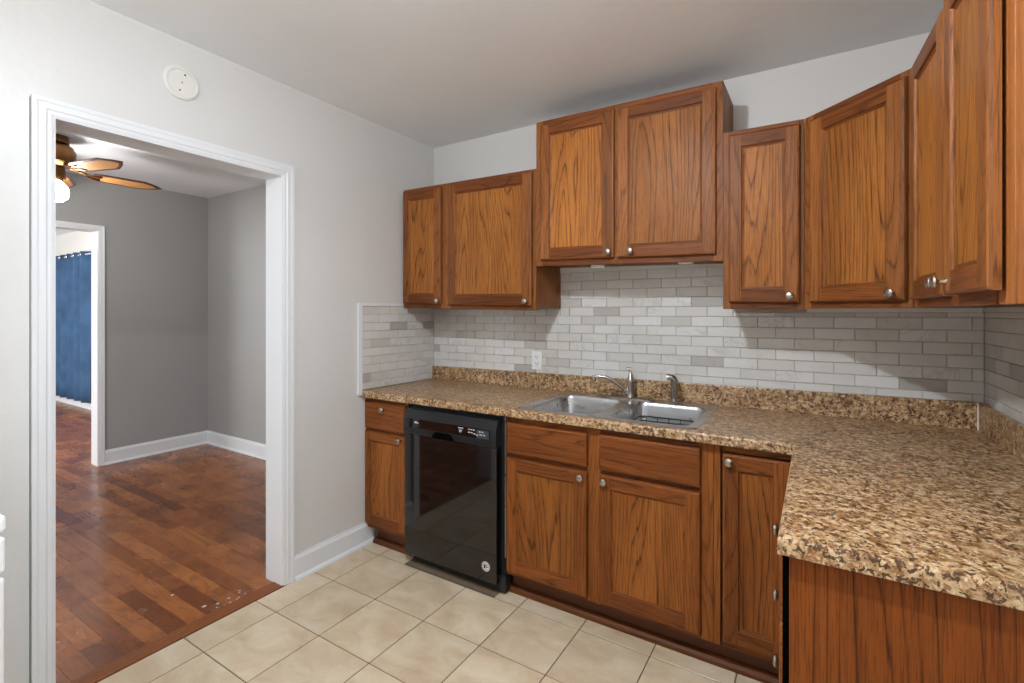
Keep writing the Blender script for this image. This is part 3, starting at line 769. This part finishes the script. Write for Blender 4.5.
# ------------------------------------------------------------------ ceiling lamp of the kitchen (above and left of the camera)
cl = thing('ceiling_lamp', 'small round flush ceiling lamp, lit, on the kitchen ceiling', 'ceiling lamp', (1.55, -2.00, H))
b = B(); lathe(b, [(.095, 0), (.095, -.018), (.088, -.026), (.050, -.028), (.050, -.020)], 36); obj('lamp_base', b, M['enamel'], cl, smooth=True)
b = B(); lathe(b, [(.048, -.0285), (.047, -.037), (.038, -.046), (.020, -.051), (.001, -.0525)], 28); obj('diffuser', b, M['bulb'], cl, smooth=True)

# ------------------------------------------------------------------ stove at the left edge
stv = thing('stove', 'white freestanding kitchen stove at the left edge of the picture', 'stove', (.047, -2.281, 0), -PI/2)
# local: x runs towards -y (world), y towards +x ... built facing local +y
SW_, SD = .76, .655
def sbox(name, x0, x1, y0, y1, z0, z1, m, par, bev=.004, seg=3): b = B(); box(b, x0, x1, y0, y1, z0, z1, bev=bev, seg=seg); return obj(name, b, m, par)
sbox('body', .004, SW_-.004, 0, SD-.03, .03, .872, M['enamel'], stv)
ctp = sbox('cooktop', 0, SW_, 0, SD+.012, .868, .912, M['enamel'], stv, .012, 4)
sbox('control_fascia', .002, SW_-.002, SD-.035, SD+.014, .780, .862, M['enamel'], stv, .008)
od = sbox('oven_door', .002, SW_-.002, SD-.035, SD+.010, .215, .770, M['enamel'], stv, .010)
b = B(); tube(b, [(.05, SD+.008, .705), (.05, SD+.045, .712), (SW_-.05, SD+.045, .712), (SW_-.05, SD+.008, .705)], .010, 12); obj('handle', b, M['enamel'], od, smooth=True)
sbox('window', .16, SW_-.16, SD+.008, SD+.0125, .35, .6, M['blackg'], od, .002)
sbox('storage_drawer', .002, SW_-.002, SD-.035, SD+.008, .05, .205, M['enamel'], stv, .008)
sbox('backguard', 0, SW_, .0, .05, .905, 1.04, M['enamel'], stv, .01)
for ix in (.2, .56):
    for iy in (.19, .47):
        b = B()
        for r in (.03, .055, .08): 
            tube(b, [(ix+r*math.cos(2*PI*k/24), iy+r*math.sin(2*PI*k/24), .917) for k in range(25)], .0055, 8)
        obj('burner', b, M['blackm'], ctp)
for k in range(4):
    b = B(); lathe(b, [(.018, SD+.012), (.018, SD+.030), (.012, SD+.034)], 16, axis='y', c=(.15+.15*k, 0, .822)); obj('knob', b, M['enamel'], stv)
for ix in (.05, SW_-.05):
    for iy in (.06, SD-.08): b = B(); lathe(b, [(.02, 0), (.02, .035)], 12, c=(ix, iy, 0)); obj('foot', b, M['blackm'], stv)
# mirror the y axis so that local +y faces the room (+x world)
stv.rotation_euler = (0, 0, -PI/2); 

# ------------------------------------------------------------------ ceiling fan in the next room
FX, FYY = -2.130, -1.445
fan = thing('ceiling_fan', 'wooden-bladed ceiling fan with a lit white globe in the room beyond the doorway', 'ceiling fan', (FX, FYY, 0))
b = B(); lathe(b, [(.07, R2H), (.075, 2.535), (.06, 2.525), (.095, 2.510), (.112, 2.47), (.108, 2.40), (.08, 2.375), (.05, 2.37)], 32); obj('motor_housing', b, M['brass'], fan, smooth=True)
b = B(); lathe(b, [(.05, 2.37), (.055, 2.335), (.05, 2.30), (.035, 2.275)], 24); obj('light_fitter', b, M['brass'], fan, smooth=True)
b = B(); lathe(b, [(.030, 2.275), (.045, 2.262), (.066, 2.235), (.073, 2.20), (.066, 2.160), (.04, 2.137), (.001, 2.130)], 28); obj('globe', b, M['globe'], fan, smooth=True)
for k in range(5):
    a = math.radians(15.6+72*k)
    out = [(.20, .045), (.24, .062), (.50, .074), (.585, .034), (.63, .0), (.585, -.034), (.50, -.074), (.24, -.062), (.20, -.045)]
    b = B(); v0 = [b.verts.new((x, y, 0)) for x, y in out]; v1 = [b.verts.new((x, y, .006)) for x, y in out]
    b.faces.new(v0); b.faces.new(v1)
    for i in range(len(out)): b.faces.new((v0[i], v0[(i+1) % len(out)], v1[(i+1) % len(out)], v1[i]))
    bl = obj('blade', b, M['bladee'], fan, (0, 0, 2.345), (math.radians(-11), 0, a))
    b = B(); ins_ = [(.25, .045), (.49, .056), (.56, .028), (.59, 0), (.56, -.028), (.49, -.056), (.25, -.045)]
    w0 = [b.verts.new((x, y, -.0015)) for x, y in ins_]; w1 = [b.verts.new((x, y, .0005)) for x, y in ins_]
    b.faces.new(w0); b.faces.new(w1)
    for i in range(len(ins_)): b.faces.new((w0[i], w0[(i+1) % len(ins_)], w1[(i+1) % len(ins_)], w1[i]))
    obj('inset', b, M['cane'], bl)
    b = B(); tube(b, [(.08, 0, .035), (.13, 0, .022), (.18, .012, .002), (.25, .03, -.006)], [.010, .008, .007, .006], 8)
    tube(b, [(.13, 0, .022), (.18, -.012, .002), (.25, -.03, -.006)], [.008, .007, .006], 8); obj('blade_bracket', b, M['brass'], bl, smooth=True)

# ------------------------------------------------------------------ curtain in the far room
cu = thing('curtain', 'blue grommet curtain hanging on the far wall, seen through both doorways', 'curtain', (0, .03, 0))
b = B(); nx, nz = 160, 10; x0, x1 = -8.3, -6.385; grid = []
for i in range(nx+1):
    x = x0+(x1-x0)*i/nx; col_ = []
    for j in range(nz+1):
        z = .10+(2.238-.10)*j/nz; am = .035*(1+.25*math.sin(x*3+j*.2))
        col_.append(b.verts.new((x+.008*math.sin(j*.7+i*.3), am*math.sin((x+6.53)*2*PI/.27-PI/2), z)))
    grid.append(col_)
for i in range(nx):
    for j in range(nz): b.faces.new((grid[i][j], grid[i+1][j], grid[i+1][j+1], grid[i][j+1]))
cm = obj('fabric', b, M['blue'], cu, smooth=True)
so = cm.modifiers.new('thickness', 'SOLIDIFY'); so.thickness = .003
for k in range(8):
    x = -6.53-.27*k
    if x < x0: break
    b = B(); pts = [(x+.026*math.cos(2*PI*q/20), -.043, 2.195+.026*math.sin(2*PI*q/20)) for q in range(21)]
    tube(b, pts, .008, 8); obj('grommet', b, M['nickel'], cm, smooth=True)
rd = obj('curtain_rod', tube(B(), [(-8.45, .03, 2.195), (-6.30, .03, 2.195)], .010, 12), M['enamel'], smooth=True)
prop(rd, 'white curtain rod carrying the blue curtain on the far wall', 'curtain rod')
# ---- unseen window frames added around the fill lights
def winframe(name, x0, x1, z0, z1, yy):
    b = B(); t = .05
    box(b, x0, x1, yy-.04, yy, z0, z0+t); box(b, x0, x1, yy-.04, yy, z1-t, z1); box(b, x0, x0+t, yy-.04, yy, z0, z1); box(b, x1-t, x1, yy-.04, yy, z0, z1)
    box(b, x0, x1, yy-.03, yy-.01, (z0+z1)/2-.02, (z0+z1)/2+.02); struct(name, b, M['trim'])
winframe('added_window_1', .7, 2.4, .8, 2.1, YF+.02); winframe('added_window_2', -1.4, -.3, .8, 2.1, R2F+.02); winframe('added_window_3', -6.9, -4.3, .5, 2.3, R2F+.02)
